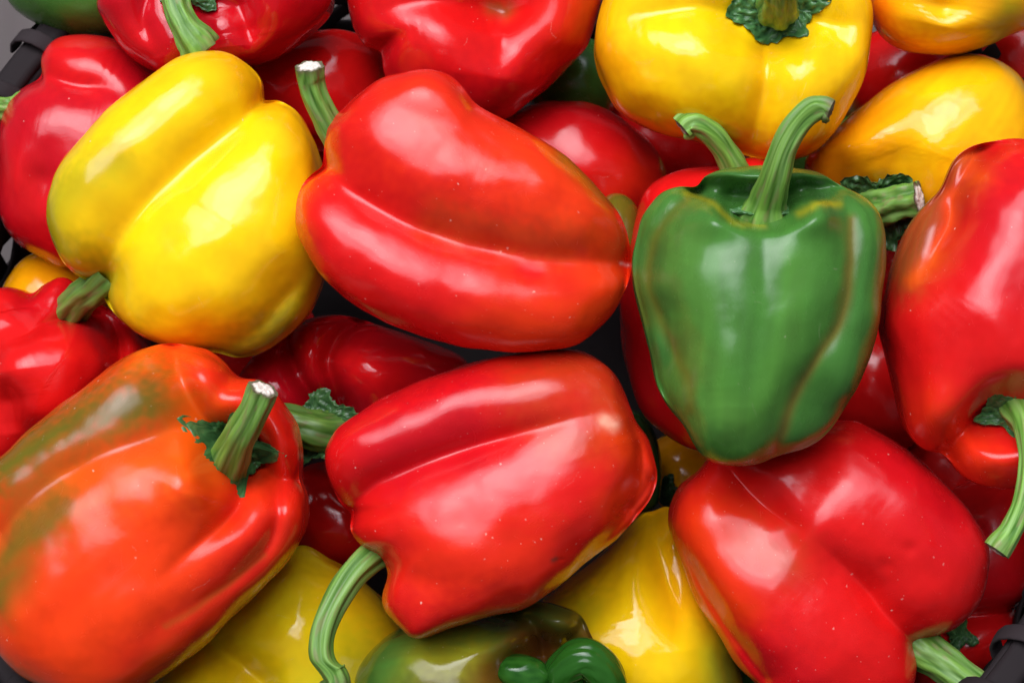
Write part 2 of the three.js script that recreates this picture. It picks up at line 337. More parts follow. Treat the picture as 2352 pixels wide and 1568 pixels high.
    for (let j = 0; j < NRr; j++) for (let i = 0; i < NT; i++) { const a = j * w + i; I.push(a, a + w, a + 1, a + 1, a + w, a + w + 1); const b = a + half; I.push(b, b + 1, b + w, b + 1, b + w + 1, b + w); }
    for (let i = 0; i < NT; i++) { const a = NRr * w + i, b = a + half; I.push(a, b, a + 1, a + 1, b, b + 1); }
    const g = new THREE.BufferGeometry(); g.setAttribute('position', new THREE.BufferAttribute(this.toBase(P), 3)); g.setAttribute('color', new THREE.Float32BufferAttribute(col, 3)); g.setIndex(I); g.computeVertexNormals();
    const m = new THREE.Mesh(g, new THREE.MeshPhysicalMaterial({ vertexColors: true, roughness: 0.42, side: THREE.DoubleSide })); m.name = 'calyx'; m.castShadow = m.receiveShadow = true; this.group.add(m);
    return this;
  }
}
function f0(t, x, y, opt) { return opt.z ?? t.surf(x - t.cx, t.cy - y); }
const pepper = (q) => new Fruit(q).build();

// ------------------------------------------------------------------ the surface and the basket
function box(x0, x1, y0, y1, z0, z1) { const g = new THREE.BoxGeometry(x1 - x0, y1 - y0, z1 - z0); g.translate((x0 + x1) / 2, (y0 + y1) / 2, (z0 + z1) / 2); return g; }
{
  const n = 512, d = new Uint8Array(n * n * 4);
  for (let j = 0; j < n; j++) for (let i = 0; i < n; i++) {
    const g = N3(i / 8, j / 160, 1) * 0.5 + N3(i / 3, j / 60, 2) * 0.3 + N3(i / 60, j / 90, 3) * 0.4, m = 1 + 0.22 * g, k = (j * n + i) * 4;
    d[k] = enc(0.062 * m); d[k + 1] = enc(0.048 * m); d[k + 2] = enc(0.044 * m); d[k + 3] = 255;
  }
  const t = new THREE.DataTexture(d, n, n); t.colorSpace = THREE.SRGBColorSpace; t.magFilter = THREE.LinearFilter; t.wrapS = t.wrapT = THREE.RepeatWrapping; t.needsUpdate = true;
  const top = new THREE.Mesh(box(-0.6, 0.6, -0.03, 0, -0.6, 0.6), new THREE.MeshStandardMaterial({ map: t, roughness: 0.7 }));
  top.name = 'table_top'; top.receiveShadow = top.castShadow = true; top.userData = { kind: 'structure', label: 'grey brown wooden table top under the basket', category: 'table' };
  scene.add(top);
}
{ // oval wicker basket
  const B = new THREE.Group(); B.name = 'wicker_basket'; B.position.set(0, 0, -0.014);
  B.userData = { label: 'dark brown wicker basket holding the heap of peppers', category: 'basket' };
  scene.add(B);
  const AX = 0.215, AZ = 0.209, TOP = 0.13, BOT = 0.006;
  const mat = [0.012, 0.016, 0.021].map((v, i) => new THREE.MeshPhysicalMaterial({ color: new THREE.Color().setRGB(v * 1.15, v * 0.85, v * 0.9), roughness: 0.8, specularIntensity: 0.4 }));
  const at = (a, y, off) => { const s = 0.93 + 0.07 * Math.pow((y - BOT) / (TOP - BOT), 0.8); return new THREE.Vector3(Math.cos(a) * (AX * s + off), y, Math.sin(a) * (AZ * s + off)); };
  const strip = (pts, half, thick, m, name, closed, up) => {  // flat band swept along points; up(i) gives its width direction
    const P = [], I = [], n = pts.length;
    for (let i = 0; i < n; i++) {
      const tg = pts[(i + 1) % n].clone().sub(pts[(i - 1 + n) % n]); if (!closed && i === 0) tg.copy(pts[1]).sub(pts[0]); if (!closed && i === n - 1) tg.copy(pts[i]).sub(pts[i - 1]);
      tg.normalize(); const u = up(i).clone().addScaledVector(tg, -up(i).dot(tg)).normalize(), o = tg.clone().cross(u);
      for (let k = 0; k < 10; k++) { const c = Math.cos(k / 10 * 2 * Math.PI), s = Math.sin(k / 10 * 2 * Math.PI), v = pts[i].clone().addScaledVector(u, half * Math.sign(c) * Math.pow(Math.abs(c), 0.6)).addScaledVector(o, thick * Math.sign(s) * Math.pow(Math.abs(s), 0.6)); P.push(v.x, v.y, v.z); }
    }
    for (let i = 0; i < (closed ? n : n - 1); i++) for (let k = 0; k < 10; k++) { const a = i * 10 + k, b = i * 10 + (k + 1) % 10, c = ((i + 1) % n) * 10 + k, d = ((i + 1) % n) * 10 + (k + 1) % 10; I.push(a, b, c, b, d, c); }
    const g = new THREE.BufferGeometry(); g.setAttribute('position', new THREE.Float32BufferAttribute(P, 3)); g.setIndex(I); g.computeVertexNormals();
    const q = new THREE.Mesh(g, m); q.name = name; q.castShadow = q.receiveShadow = true; B.add(q);
  };
  const NSt = 44, yv = new THREE.Vector3(0, 1, 0);
  for (let s = 0; s < NSt; s++) {
    const a = s / NSt * 2 * Math.PI, pts = []; for (let i = 0; i <= 12; i++) pts.push(at(a, mix(BOT, TOP, i / 12), 0));
    const tang = new THREE.Vector3(-Math.sin(a) * AX, 0, Math.cos(a) * AZ).normalize();
    strip(pts, 0.0042, 0.0012, mat[s % 3], 'stake', false, () => tang);
  }
  for (let r = 0; r < 11; r++) {
    const y = mix(BOT + 0.008, TOP - 0.012, r / 10), pts = [], n = NSt * 6;
    for (let i = 0; i < n; i++) { const a = i / n * 2 * Math.PI; pts.push(at(a, y + 0.0006 * N3(i / 20, r, 0), 0.0032 * Math.cos(NSt / 2 * a + (r % 2 ? Math.PI : 0)))); }
    strip(pts, 0.0056, 0.0010, mat[(r + 1) % 3], 'weaver', true, () => yv);
  }
  for (const [off, y, hw, th] of [[-0.0045, TOP, 0.007, 0.0022], [0.0045, TOP, 0.007, 0.0022], [0, TOP + 0.008, 0.0055, 0.003]]) {
    const pts = [], n = 160; for (let i = 0; i < n; i++) pts.push(at(i / n * 2 * Math.PI, y, off));
    strip(pts, hw, th, mat[0], 'rim_band', true, (i) => hw < 0.006 ? pts[i].clone().setY(0) : yv);
  }
  for (let k = 0; k < 54; k++) { // lashing wound over the rim
    const a0 = k / 54 * 2 * Math.PI, pts = [];
    for (let i = 0; i <= 16; i++) { const q = i / 16 * 2 * Math.PI, c = at(a0 + 0.05 * i / 16, TOP + 0.002 + 0.0125 * Math.sin(q), 0.0105 * Math.cos(q)); pts.push(c); }
    strip(pts, 0.0032, 0.0009, mat[k % 3], 'lashing', false, () => new THREE.Vector3(-Math.sin(a0) * AX, 0.0, Math.cos(a0) * AZ).normalize());
  }
  const fl = []; for (let i = 0; i < 72; i++) { const a = i / 72 * 2 * Math.PI; fl.push(new THREE.Vector2(Math.cos(a) * AX * 0.93, Math.sin(a) * AZ * 0.93)); }
  const fg = new THREE.ExtrudeGeometry(new THREE.Shape(fl), { depth: 0.005, bevelEnabled: false }); fg.rotateX(-Math.PI / 2); fg.translate(0, 0.001, 0);
  const fm = new THREE.Mesh(fg, mat[0]); fm.name = 'basket_floor'; fm.castShadow = fm.receiveShadow = true; B.add(fm);
}

// ------------------------------------------------------------------ the peppers
// front layer
pepper({ label: 'large red pepper lying in the middle, its blossom end against the upright green one', z: 280, H: 235, c: 'R', rough: 0.25, a: [720, 350, 1450, 605], pw: 2.85, specks: 260,
  o: [745, 325, 755, 285, 790, 250, 840, 210, 890, 180, 940, 165, 985, 160, 1025, 172, 1060, 200, 1095, 240, 1150, 275, 1210, 305, 1270, 340, 1330, 390, 1380, 440, 1420, 490, 1443, 545, 1450, 600, 1445, 650, 1420, 700, 1380, 745, 1330, 785, 1270, 803, 1200, 808, 1100, 800, 1000, 780, 900, 745, 820, 700, 760, 655, 715, 595, 685, 530, 680, 470, 695, 425, 725, 395, 742, 380],
  g: [[70, 62, 14, 1, 1, 730, 388, 830, 452, 930, 508, 1040, 548, 1150, 574, 1280, 594, 1440, 604], [60, 20, 18, 0, 0, 860, 215, 931, 250, 1050, 298, 1150, 338, 1280, 410]],
  d: [[1215, 622, 46, 24, 10, -9, 2], [1452, 604, 40, 40, 0, -26, 2], [1000, 175, 90, 60, 0, 16, 2]],
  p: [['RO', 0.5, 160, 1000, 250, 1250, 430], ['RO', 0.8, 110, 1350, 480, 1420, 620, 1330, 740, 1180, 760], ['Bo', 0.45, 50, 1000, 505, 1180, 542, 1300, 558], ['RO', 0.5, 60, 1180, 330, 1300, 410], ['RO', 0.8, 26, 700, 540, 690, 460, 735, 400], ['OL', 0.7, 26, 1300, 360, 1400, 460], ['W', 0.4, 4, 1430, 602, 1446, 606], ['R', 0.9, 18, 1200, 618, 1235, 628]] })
  .stem([[800, 370, -40, 42], [768, 305, 0, 36], [735, 245, 26, 33], [716, 195, 40, 33], [711, 152, 62, 36]], { cutR: 0.74 });
pepper({ label: 'green pepper standing upright on a red one with its curved stem raised', z: 300, H: 215, c: 'G', streak: 0.05, rough: 0.28, a: [1760, 420, 1690, 1060], pw: 2.5, specks: 90,
  o: [1452, 600, 1465, 540, 1480, 490, 1515, 447, 1560, 432, 1600, 430, 1620, 405, 1665, 388, 1730, 384, 1800, 384, 1870, 393, 1925, 425, 1990, 458, 2020, 500, 2032, 570, 2030, 650, 2020, 730, 2000, 810, 1975, 880, 1940, 940, 1900, 990, 1850, 1025, 1790, 1045, 1730, 1065, 1680, 1068, 1630, 1055, 1600, 1030, 1570, 980, 1540, 940, 1510, 880, 1490, 800, 1475, 730, 1455, 660],
  g: [[44, 34, 10, 1, 0, 1600, 440, 1545, 490, 1502, 560, 1492, 640, 1525, 744, 1560, 815, 1585, 885, 1583, 945, 1600, 1020], [46, 28, 10, 1, 1, 1925, 430, 1950, 480, 1958, 560, 1953, 646, 1929, 745, 1876, 832, 1823, 927, 1785, 1033], [40, 12, 12, 1, 0, 1755, 505, 1756, 560, 1757, 640, 1755, 740], [70, 14, 20, 0, 0, 1755, 560, 1750, 700, 1735, 850, 1720, 1000]],
  d: [[1755, 468, 92, 50, 0, -150, 4], [1655, 430, 62, 26, 0, -100, 3], [1862, 432, 62, 26, 0, -100, 3], [1500, 600, 60, 160, 0, -20, 2], [1640, 500, 50, 40, 0, 34, 2], [1870, 500, 55, 40, 0, 34, 2], [1890, 950, 55, 100, -30, -46, 2], [1535, 880, 34, 100, 10, -56, 2], [1700, 850, 110, 200, 5, 26, 2]],
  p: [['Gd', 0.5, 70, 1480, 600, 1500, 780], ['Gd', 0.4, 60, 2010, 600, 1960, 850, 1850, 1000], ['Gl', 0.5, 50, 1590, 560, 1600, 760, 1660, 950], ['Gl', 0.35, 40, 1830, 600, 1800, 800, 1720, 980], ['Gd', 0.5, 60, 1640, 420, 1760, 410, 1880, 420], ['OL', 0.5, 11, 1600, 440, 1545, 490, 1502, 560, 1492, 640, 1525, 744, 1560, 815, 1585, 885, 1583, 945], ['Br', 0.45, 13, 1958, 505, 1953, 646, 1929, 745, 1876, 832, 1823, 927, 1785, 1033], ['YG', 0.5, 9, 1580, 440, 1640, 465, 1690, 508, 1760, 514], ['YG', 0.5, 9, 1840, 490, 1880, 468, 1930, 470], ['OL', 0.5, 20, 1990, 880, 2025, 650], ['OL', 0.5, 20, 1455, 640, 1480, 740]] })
  .stem([[1755, 500, 40, 62], [1765, 455, 75, 44], [1782, 400, 130, 36], [1803, 335, 160, 32], [1840, 275, 175, 31], [1882, 246, 185, 34], [1908, 256, 190, 30]], { end: 'K', cutR: 0.3, tip: 0.9 })
  .calyx(1757, 490, 85, 28, 5, { z: 62, follow: 0, nrm: [0, 0.9, 0.45], cup: 0.1, jag: 0.15, tone: 1.3 });
pepper({ label: 'orange red pepper with a brownish green flank, cut stem rising from a crinkled calyx', z: 200, H: 270, c: 'RO', rough: 0.25, a: [600, 1060, 20, 1420], pw: 2.85, specks: 120,
  o: [-25, 1075, 30, 1025, 90, 970, 160, 915, 230, 860, 300, 815, 350, 797, 410, 792, 470, 805, 515, 835, 545, 866, 595, 872, 635, 900, 668, 955, 688, 1010, 692, 1060, 690, 1098, 704, 1140, 705, 1190, 690, 1240, 640, 1310, 570, 1380, 490, 1460, 420, 1520, 360, 1560, 290, 1595, 200, 1605, 110, 1570, 45, 1535, 5, 1490, -25, 1400, -40, 1250, -40, 1130],
  g: [[40, 60, 10, 1, 1, 500, 1010, 445, 960, 410, 890, 392, 830, 385, 795], [60, 40, 12, 1, 1, 490, 1010, 420, 985, 330, 1012, 130, 1098, 0, 1228], [34, 60, 8, 1, 0, 560, 1080, 540, 1110, 537, 1160, 505, 1205, 430, 1270, 330, 1370], [34, 40, 8, 1, 0, 600, 1095, 620, 1120, 630, 1193, 585, 1290, 422, 1404, 316, 1474], [30, 36, 8, 1, 1, 580, 1080, 630, 1104, 694, 1100]],
  d: [[530, 1048, 70, 72, 0, -130, 2.5], [330, 1110, 130, 90, 30, 16, 2], [450, 1100, 75, 65, 0, 55, 2], [450, 870, 60, 50, 0, 24, 2], [648, 1020, 44, 80, 0, 30, 2], [650, 1170, 40, 50, 0, 30, 2]],
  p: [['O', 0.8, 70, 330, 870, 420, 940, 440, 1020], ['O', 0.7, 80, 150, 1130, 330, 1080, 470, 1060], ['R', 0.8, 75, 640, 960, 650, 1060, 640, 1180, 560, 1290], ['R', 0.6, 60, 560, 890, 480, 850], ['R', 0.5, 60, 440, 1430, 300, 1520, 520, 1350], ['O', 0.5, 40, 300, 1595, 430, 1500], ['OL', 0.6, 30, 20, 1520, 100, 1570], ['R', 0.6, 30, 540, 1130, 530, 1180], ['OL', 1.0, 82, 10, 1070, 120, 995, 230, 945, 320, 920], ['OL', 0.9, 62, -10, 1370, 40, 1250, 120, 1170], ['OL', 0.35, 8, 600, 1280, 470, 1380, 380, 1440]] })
  .calyx(530, 1030, 132, 108, 5, { lift: 30, jag: 0.42, turn: 0.6, follow: 0.8 })
  .stem([[515, 1090, 30, 50], [528, 1050, 110, 47], [553, 995, 190, 39], [585, 938, 240, 34], [605, 893, 262, 36]], { cutR: 0.72, tip: 0.5 });
pepper({ label: 'long red pepper in front, its curved stem hanging down over the yellow pepper', z: 200, H: 230, c: 'R', rough: 0.25, a: [830, 1240, 1490, 1030], pw: 2.85, specks: 420,
  o: [745, 1045, 762, 1000, 800, 965, 880, 915, 980, 870, 1080, 835, 1180, 810, 1260, 803, 1320, 805, 1370, 825, 1410, 860, 1440, 910, 1465, 970, 1490, 1010, 1508, 1070, 1506, 1110, 1480, 1160, 1430, 1220, 1360, 1280, 1290, 1340, 1220, 1385, 1150, 1405, 1050, 1435, 960, 1465, 920, 1440, 885, 1400, 880, 1360, 890, 1318, 872, 1275, 832, 1250, 806, 1215, 808, 1176, 785, 1160, 760, 1110],
  g: [[52, 62, 9, 1, 0, 800, 1176, 850, 1125, 900, 1098, 1050, 1040, 1200, 996, 1350, 955, 1420, 945], [30, 34, 7, 0, 1, 1215, 1380, 1290, 1330, 1350, 1280, 1440, 1190, 1495, 1110], [26, 40, 6, 0, 1, 1440, 955, 1470, 1010, 1476, 1090, 1450, 1170], [60, 16, 20, 1, 0, 880, 1300, 930, 1328, 1020, 1335, 1140, 1325]],
  d: [[1290, 1285, 5, 4, 0, -3, 2], [1000, 1250, 170, 60, 18, 10, 2]],
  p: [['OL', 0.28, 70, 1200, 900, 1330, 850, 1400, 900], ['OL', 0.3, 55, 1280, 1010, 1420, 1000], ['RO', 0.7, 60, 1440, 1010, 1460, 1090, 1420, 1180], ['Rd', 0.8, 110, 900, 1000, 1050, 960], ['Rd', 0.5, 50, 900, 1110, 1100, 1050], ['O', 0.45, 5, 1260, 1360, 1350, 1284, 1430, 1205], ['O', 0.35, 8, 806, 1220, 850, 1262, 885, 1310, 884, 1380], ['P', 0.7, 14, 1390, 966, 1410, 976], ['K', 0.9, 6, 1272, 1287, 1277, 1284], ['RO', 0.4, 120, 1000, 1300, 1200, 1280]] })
  .stem([[900, 1250, -60, 46], [850, 1280, 0, 38], [800, 1330, 40, 34], [760, 1400, 60, 31], [738, 1465, 70, 31], [742, 1515, 75, 33], [768, 1545, 75, 30], [770, 1575, 70, 36]], { amp: 0.13, tip: 0.8, ridges: 5 });
pepper({ label: 'yellow pepper with green tinged shoulders and two long lobes beside the middle red one', z: 20, H: 255, c: 'Y', rough: 0.15, a: [215, 670, 640, 180], pw: 2.85, specks: 40, nz: 0.9,
  o: [480, 120, 530, 128, 575, 155, 600, 190, 603, 230, 640, 232, 680, 255, 710, 300, 730, 350, 745, 420, 750, 520, 748, 610, 735, 665, 700, 730, 650, 780, 590, 812, 545, 820, 500, 810, 440, 806, 380, 795, 320, 770, 275, 730, 242, 690, 232, 655, 190, 640, 150, 605, 122, 540, 112, 480, 122, 430, 150, 370, 200, 310, 260, 250, 330, 190, 380, 155, 430, 130],
  g: [[74, 64, 16, 1, 1, 228, 660, 248, 580, 290, 510, 350, 440, 430, 365, 520, 290, 606, 228], [50, 50, 14, 1, 0, 500, 812, 570, 765, 640, 690, 700, 620, 745, 540]],
  d: [[235, 650, 60, 60, 0, -30, 2]],
  p: [['YO', 0.4, 45, 480, 130, 580, 180, 600, 230, 690, 280, 740, 400], ['YO', 0.14, 36, 250, 580, 350, 440, 500, 310], ['YG', 0.8, 58, 118, 480, 180, 410, 250, 370], ['YG', 0.85, 66, 120, 560, 180, 630, 215, 620], ['YG', 0.55, 45, 235, 660, 270, 745, 320, 780], ['YG', 0.9, 45, 540, 805, 640, 740, 700, 680, 740, 600], ['OL', 0.7, 40, 560, 810, 660, 750], ['YO', 0.2, 60, 300, 230, 420, 150], ['W', 0.8, 4, 134, 600, 150, 620], ['W', 0.8, 4, 162, 640, 185, 668]] })
  .stem([[262, 620, 20, 48], [225, 655, -20, 42], [190, 682, -90, 41], [162, 715, -190, 45], [145, 760, -320, 46]], { cut: false, tip: 0 });
pepper({ label: 'big red pepper with creases down its face, under the tip of the green one', z: 20, H: 235, c: 'R', rough: 0.25, a: [2120, 1500, 1640, 1070], pw: 2.85, specks: 420,
  o: [1600, 1085, 1640, 1045, 1720, 1010, 1850, 980, 1940, 965, 2000, 985, 2080, 1030, 2150, 1090, 2220, 1170, 2260, 1240, 2265, 1310, 2240, 1380, 2190, 1440, 2112, 1480, 2105, 1530, 2080, 1590, 2000, 1625, 1850, 1625, 1760, 1590, 1690, 1520, 1630, 1430, 1580, 1330, 1545, 1240, 1535, 1180, 1560, 1120],
  g: [[60, 56, 6, 1, 0, 2105, 1482, 2040, 1415, 2000, 1362, 1922, 1284, 1860, 1230], [50, 34, 5, 1, 0, 1673, 1070, 1722, 1126, 1771, 1172, 1820, 1203, 1860, 1225], [24, 30, 6, 0, 1, 1560, 1150, 1560, 1230, 1610, 1340, 1690, 1470, 1760, 1560]],
  d: [[1760, 1250, 150, 90, 40, -34, 2], [1850, 1100, 90, 60, -30, -14, 2], [2060, 1180, 150, 100, -40, 14, 2], [1700, 1130, 60, 60, 0, -12, 2], [2090, 1260, 16, 14, 0, -4, 2], [2040, 1300, 18, 14, 20, -4, 2]],
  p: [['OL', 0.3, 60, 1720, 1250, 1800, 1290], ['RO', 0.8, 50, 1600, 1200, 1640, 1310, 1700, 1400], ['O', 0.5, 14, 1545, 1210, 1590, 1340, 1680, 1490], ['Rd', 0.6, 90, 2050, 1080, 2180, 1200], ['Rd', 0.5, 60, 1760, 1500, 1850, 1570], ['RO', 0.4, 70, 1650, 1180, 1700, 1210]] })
  .stem([[2060, 1440, 0, 60], [2120, 1490, 20, 52], [2170, 1525, 40, 45], [2230, 1570, 60, 42], [2300, 1630, 80, 42]], { amp: 0.06, cut: false, tip: 0 })
  .calyx(2120, 1490, 70, 70, 5, { z: -10, nrm: [0.75, -0.62, -0.1], cup: -0.2, jag: 0.3 });
pepper({ label: 'dark red pepper with a twisted groove and a thin stem hooking down', z: 160, H: 240, c: 'R', rough: 0.25, a: [2320, 960, 2280, 330], m: [2270, 720], specks: 180,
  o: [2180, 390, 2195, 360, 2225, 337, 2270, 325, 2352, 322, 2430, 350, 2490, 500, 2520, 700, 2520, 900, 2480, 1030, 2420, 1100, 2340, 1124, 2260, 1115, 2210, 1090, 2170, 1047, 2120, 1030, 2080, 990, 2060, 920, 2040, 830, 2025, 750, 2040, 650, 2070, 560, 2110, 490, 2160, 440],
  g: [[44, 76, 7, 1, 0, 2270, 335, 2240, 385, 2215, 450, 2203, 510, 2158, 593, 2115, 650, 2045, 700], [30, 50, 8, 1, 1, 2170, 1050, 2215, 1010, 2260, 975, 2300, 950]],
  d: [[2330, 955, 90, 70, -20, -120, 3], [2300, 760, 120, 60, 55, 24, 2], [2140, 960, 60, 60, 0, 24, 2], [2120, 560, 60, 90, 30, -16, 2]],
  p: [['Br', 0.9, 60, 2200, 360, 2150, 480, 2080, 620], ['O', 0.6, 18, 2215, 440, 2200, 510, 2150, 600, 2100, 645], ['Rd', 0.7, 110, 2320, 480, 2330, 620], ['RO', 0.5, 70, 2150, 960, 2180, 1010, 2280, 1080], ['O', 0.4, 30, 2230, 350, 2260, 400]] })
  .calyx(2330, 945, 95, 60, 5, { lift: 14, jag: 0.35, turn: 1.2, follow: 0.7, tone: 1.2 })
  .stem([[2345, 940, 70, 50], [2362, 985, 150, 34], [2365, 1060, 190, 25], [2350, 1150, 200, 24], [2326, 1212, 200, 27], [2290, 1264, 203, 34]], { end: 'W', cutR: 0.5, tip: 0.2, tone: 1.25, amp: 0.04 });
pepper({ label: 'bright yellow pepper facing up with a broad crinkled green calyx', z: -80, H: 235, c: 'Y', rough: 0.12, a: [1790, 10, 1720, 370], pw: 2.5, specks: 30, nz: 0.8,
  o: [1365, 120, 1372, 60, 1385, 0, 1405, -70, 1500, -130, 1680, -160, 1860, -140, 1960, -70, 1998, 0, 1998, 100, 1985, 180, 1950, 250, 1900, 325, 1840, 362, 1770, 372, 1690, 350, 1600, 325, 1530, 310, 1470, 285, 1420, 250, 1385, 190],
  g: [[52, 46, 10, 1, 1, 1780, 60, 1768, 110, 1765, 180, 1750, 260, 1725, 350], [50, 36, 12, 1, 0, 1690, 20, 1600, 10, 1480, 30, 1380, 40], [50, 36, 12, 1, 0, 1870, 30, 1930, 50, 1995, 60], [30, 14, 10, 0, 0, 1880, 60, 1930, 90, 1980, 130]],
  d: [[1785, 5, 130, 100, 0, -80, 3], [1600, 130, 120, 80, 20, 14, 2], [1870, 200, 80, 70, 0, 12, 2]],
  p: [['YO', 0.75, 70, 1385, 120, 1430, 230, 1540, 300, 1680, 340, 1840, 350, 1930, 270], ['YO', 0.5, 40, 1985, 40, 1980, 160], ['O', 0.3, 50, 1700, 350, 1860, 350], ['YO', 0.4, 30, 1760, 110, 1745, 250]] })
  .calyx(1780, 6, 118, 100, 7, { lift: 12, jag: 0.16, turn: 0.4, follow: 0.9, tone: 1.35 })
  .stem([[1787, 20, 130, 52], [1790, 12, 200, 44], [1792, -12, 260, 38], [1790, -50, 310, 38]], { amp: 0.08, tip: 0 });
// second layer
pepper({ label: 'glossy red pepper behind the middle one, blossom scar turned up', z: -220, H: 235, c: 'R', rough: 0.22, a: [1090, -180, 1160, 20], specks: 200, res: 0.85,
  o: [796, -20, 806, 55, 838, 105, 876, 122, 882, 175, 920, 235, 1000, 275, 1080, 285, 1170, 267, 1240, 212, 1300, 158, 1345, 112, 1370, 50, 1385, -10, 1380, -100, 1300, -180, 1100, -200, 900, -170, 810, -100],
  g: [[60, 30, 14, 1, 0, 1155, 20, 1150, 100, 1140, 180], [50, 30, 14, 1, 0, 1100, -10, 950, 0, 830, 60]],
  d: [[1150, -5, 100, 70, 0, -75, 2], [960, 60, 120, 80, 20, 14, 2], [1290, 40, 70, 70, 0, 10, 2]],
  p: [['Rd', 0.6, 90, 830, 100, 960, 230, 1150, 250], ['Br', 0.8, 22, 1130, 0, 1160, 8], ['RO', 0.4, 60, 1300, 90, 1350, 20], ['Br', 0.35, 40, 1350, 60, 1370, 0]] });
pepper({ label: 'dark red pepper with a pale green hooked stem hanging over the yellow one', z: -200, H: 225, c: 'Rd', rough: 0.13, a: [470, -20, 480, 160], specks: 60, res: 0.85,
  o: [225, 0, 240, 50, 280, 110, 330, 150, 380, 172, 440, 165, 520, 155, 600, 145, 680, 100, 740, 50, 765, 0, 740, -80, 600, -140, 400, -150, 260, -100],
  g: [[44, 40, 9, 1, 0, 330, -40, 320, 30, 345, 90, 390, 165], [44, 44, 9, 1, 0, 540, 0, 560, 60, 580, 140], [40, 30, 9, 1, 0, 420, 0, 460, 80, 480, 150]],
  d: [[450, -20, 110, 70, 0, -80, 2]],
  p: [['R', 0.6, 70, 600, 70, 660, 60], ['R', 0.5, 50, 300, 80, 360, 130]] })
  .calyx(450, -25, 100, 50, 5, { lift: 16, jag: 0.4, turn: 0, follow: 0.6, tone: 1.1 })
  .stem([[405, -60, 190, 40], [402, -20, 220, 34], [407, 20, 235, 32], [425, 58, 240, 34], [448, 90, 236, 44], [462, 112, 228, 48]], { amp: 0.08, cutR: 0.86, tip: 0.6, tone: 1.15 });
pepper({ label: 'red pepper at the left edge behind the yellow one, rounded with a notched top', z: -420, H: 250, c: 'Rd', rough: 0.22, a: [10, 260, 300, 500], specks: 40, res: 0.85,
  o: [95, 172, 100, 130, 140, 92, 200, 82, 270, 95, 330, 130, 385, 180, 420, 260, 410, 380, 350, 490, 250, 580, 165, 612, 110, 600, 40, 560, 5, 500, -3, 400, 5, 320, 22, 250, 55, 205],
  g: [[40, 36, 10, 1, 0, 92, 175, 160, 190, 240, 200, 320, 230], [60, 26, 14, 0, 0, 40, 400, 100, 410, 200, 440]],
  p: [['R', 0.8, 70, 130, 130, 200, 150], ['R', 0.6, 60, 40, 400, 100, 520], ['O', 0.4, 8, 98, 140, 100, 165]] })
  .stem([[60, 240, 60, 34], [25, 252, 60, 30], [-10, 250, 70, 30], [-50, 240, 80, 32]], { tip: 0, tone: 1.1 });
pepper({ label: 'red pepper with several bulging lobes between the yellow one and the orange red one', z: -260, H: 235, c: 'R', rough: 0.22, a: [120, 690, -40, 1000], specks: 90, res: 0.85,
  o: [-50, 700, -5, 660, 40, 662, 75, 672, 112, 648, 155, 640, 220, 690, 300, 748, 350, 800, 350, 850, 270, 940, 170, 1010, 60, 1080, -10, 1100, -80, 1060, -130, 900],
  g: [[24, 90, 5, 1, 0, 262, 900, 262, 830, 250, 770, 215, 728, 165, 722, 100, 742, 45, 775, -20, 790], [44, 30, 9, 1, 0, 80, 672, 85, 705, 60, 760], [40, 34, 8, 0, 0, 20, 850, 30, 920, 40, 1000]],
  d: [[130, 860, 135, 130, 0, 95, 5], [290, 850, 50, 90, 0, 30, 3], [40, 760, 40, 30, 0, -20, 2]],
  p: [['Rd', 0.6, 40, 60, 700, 150, 690, 260, 740]] });
pepper({ label: 'amber yellow pepper on the right beneath the bright yellow one, with a thick cut stem', z: -252, H: 225, c: 'YO', rough: 0.1, a: [2010, 470, 2260, 150], specks: 30, res: 0.85, nz: 0.8,
  o: [1852, 365, 1895, 318, 1945, 270, 2020, 210, 2100, 160, 2180, 130, 2240, 125, 2300, 145, 2345, 185, 2375, 240, 2395, 330, 2375, 450, 2300, 500, 2200, 530, 2110, 525, 2010, 510, 1940, 465, 1872, 425],
  g: [[34, 40, 8, 1, 0, 2000, 500, 1960, 430, 1938, 380, 1922, 320], [56, 30, 14, 1, 0, 2040, 480, 2062, 400, 2075, 330, 2110, 250]],
  d: [[2140, 350, 60, 60, 0, 16, 2], [2000, 310, 60, 60, 0, 14, 2], [2015, 455, 70, 40, 0, -36, 2]],
  p: [['Y', 0.6, 90, 2200, 200, 2280, 260, 2140, 340], ['O', 0.35, 40, 1900, 380, 1950, 440, 2100, 500], ['YG', 0.5, 24, 2290, 140, 2345, 190]] })
  .calyx(2020, 468, 122, 112, 5, { lift: 20, jag: 0.3, z: 135, nrm: [-0.1, -0.5, 0.7], tone: 0.85 })
  .stem([[2010, 475, 130, 58], [2040, 470, 165, 46], [2075, 462, 190, 42], [2112, 456, 205, 44]], { amp: 0.12, cutR: 0.72, tip: 0.3 });
pepper({ label: 'amber yellow pepper with a green flank in the upper corner above the other amber one', z: -156, H: 200, c: 'YO', rough: 0.09, a: [2420, 20, 2010, 20], specks: 20, res: 0.75, nz: 0.8,
  o: [2000, 0, 2010, 55, 2045, 97, 2105, 120, 2175, 125, 2245, 112, 2310, 86, 2370, 58, 2440, -10, 2420, -110, 2300, -160, 2150, -150, 2030, -90],
  g: [[50, 30, 12, 0, 0, 2190, -60, 2180, 10, 2165, 60]],
  d: [[2220, 50, 60, 40, 0, 12, 2], [2100, 0, 60, 50, 0, 10, 2]],
  p: [['O', 0.7, 40, 2010, 20, 2040, 80, 2100, 110], ['YG', 0.85, 45, 2320, 20, 2290, 80], ['Y', 0.5, 60, 2130, 40, 2200, 20]] });
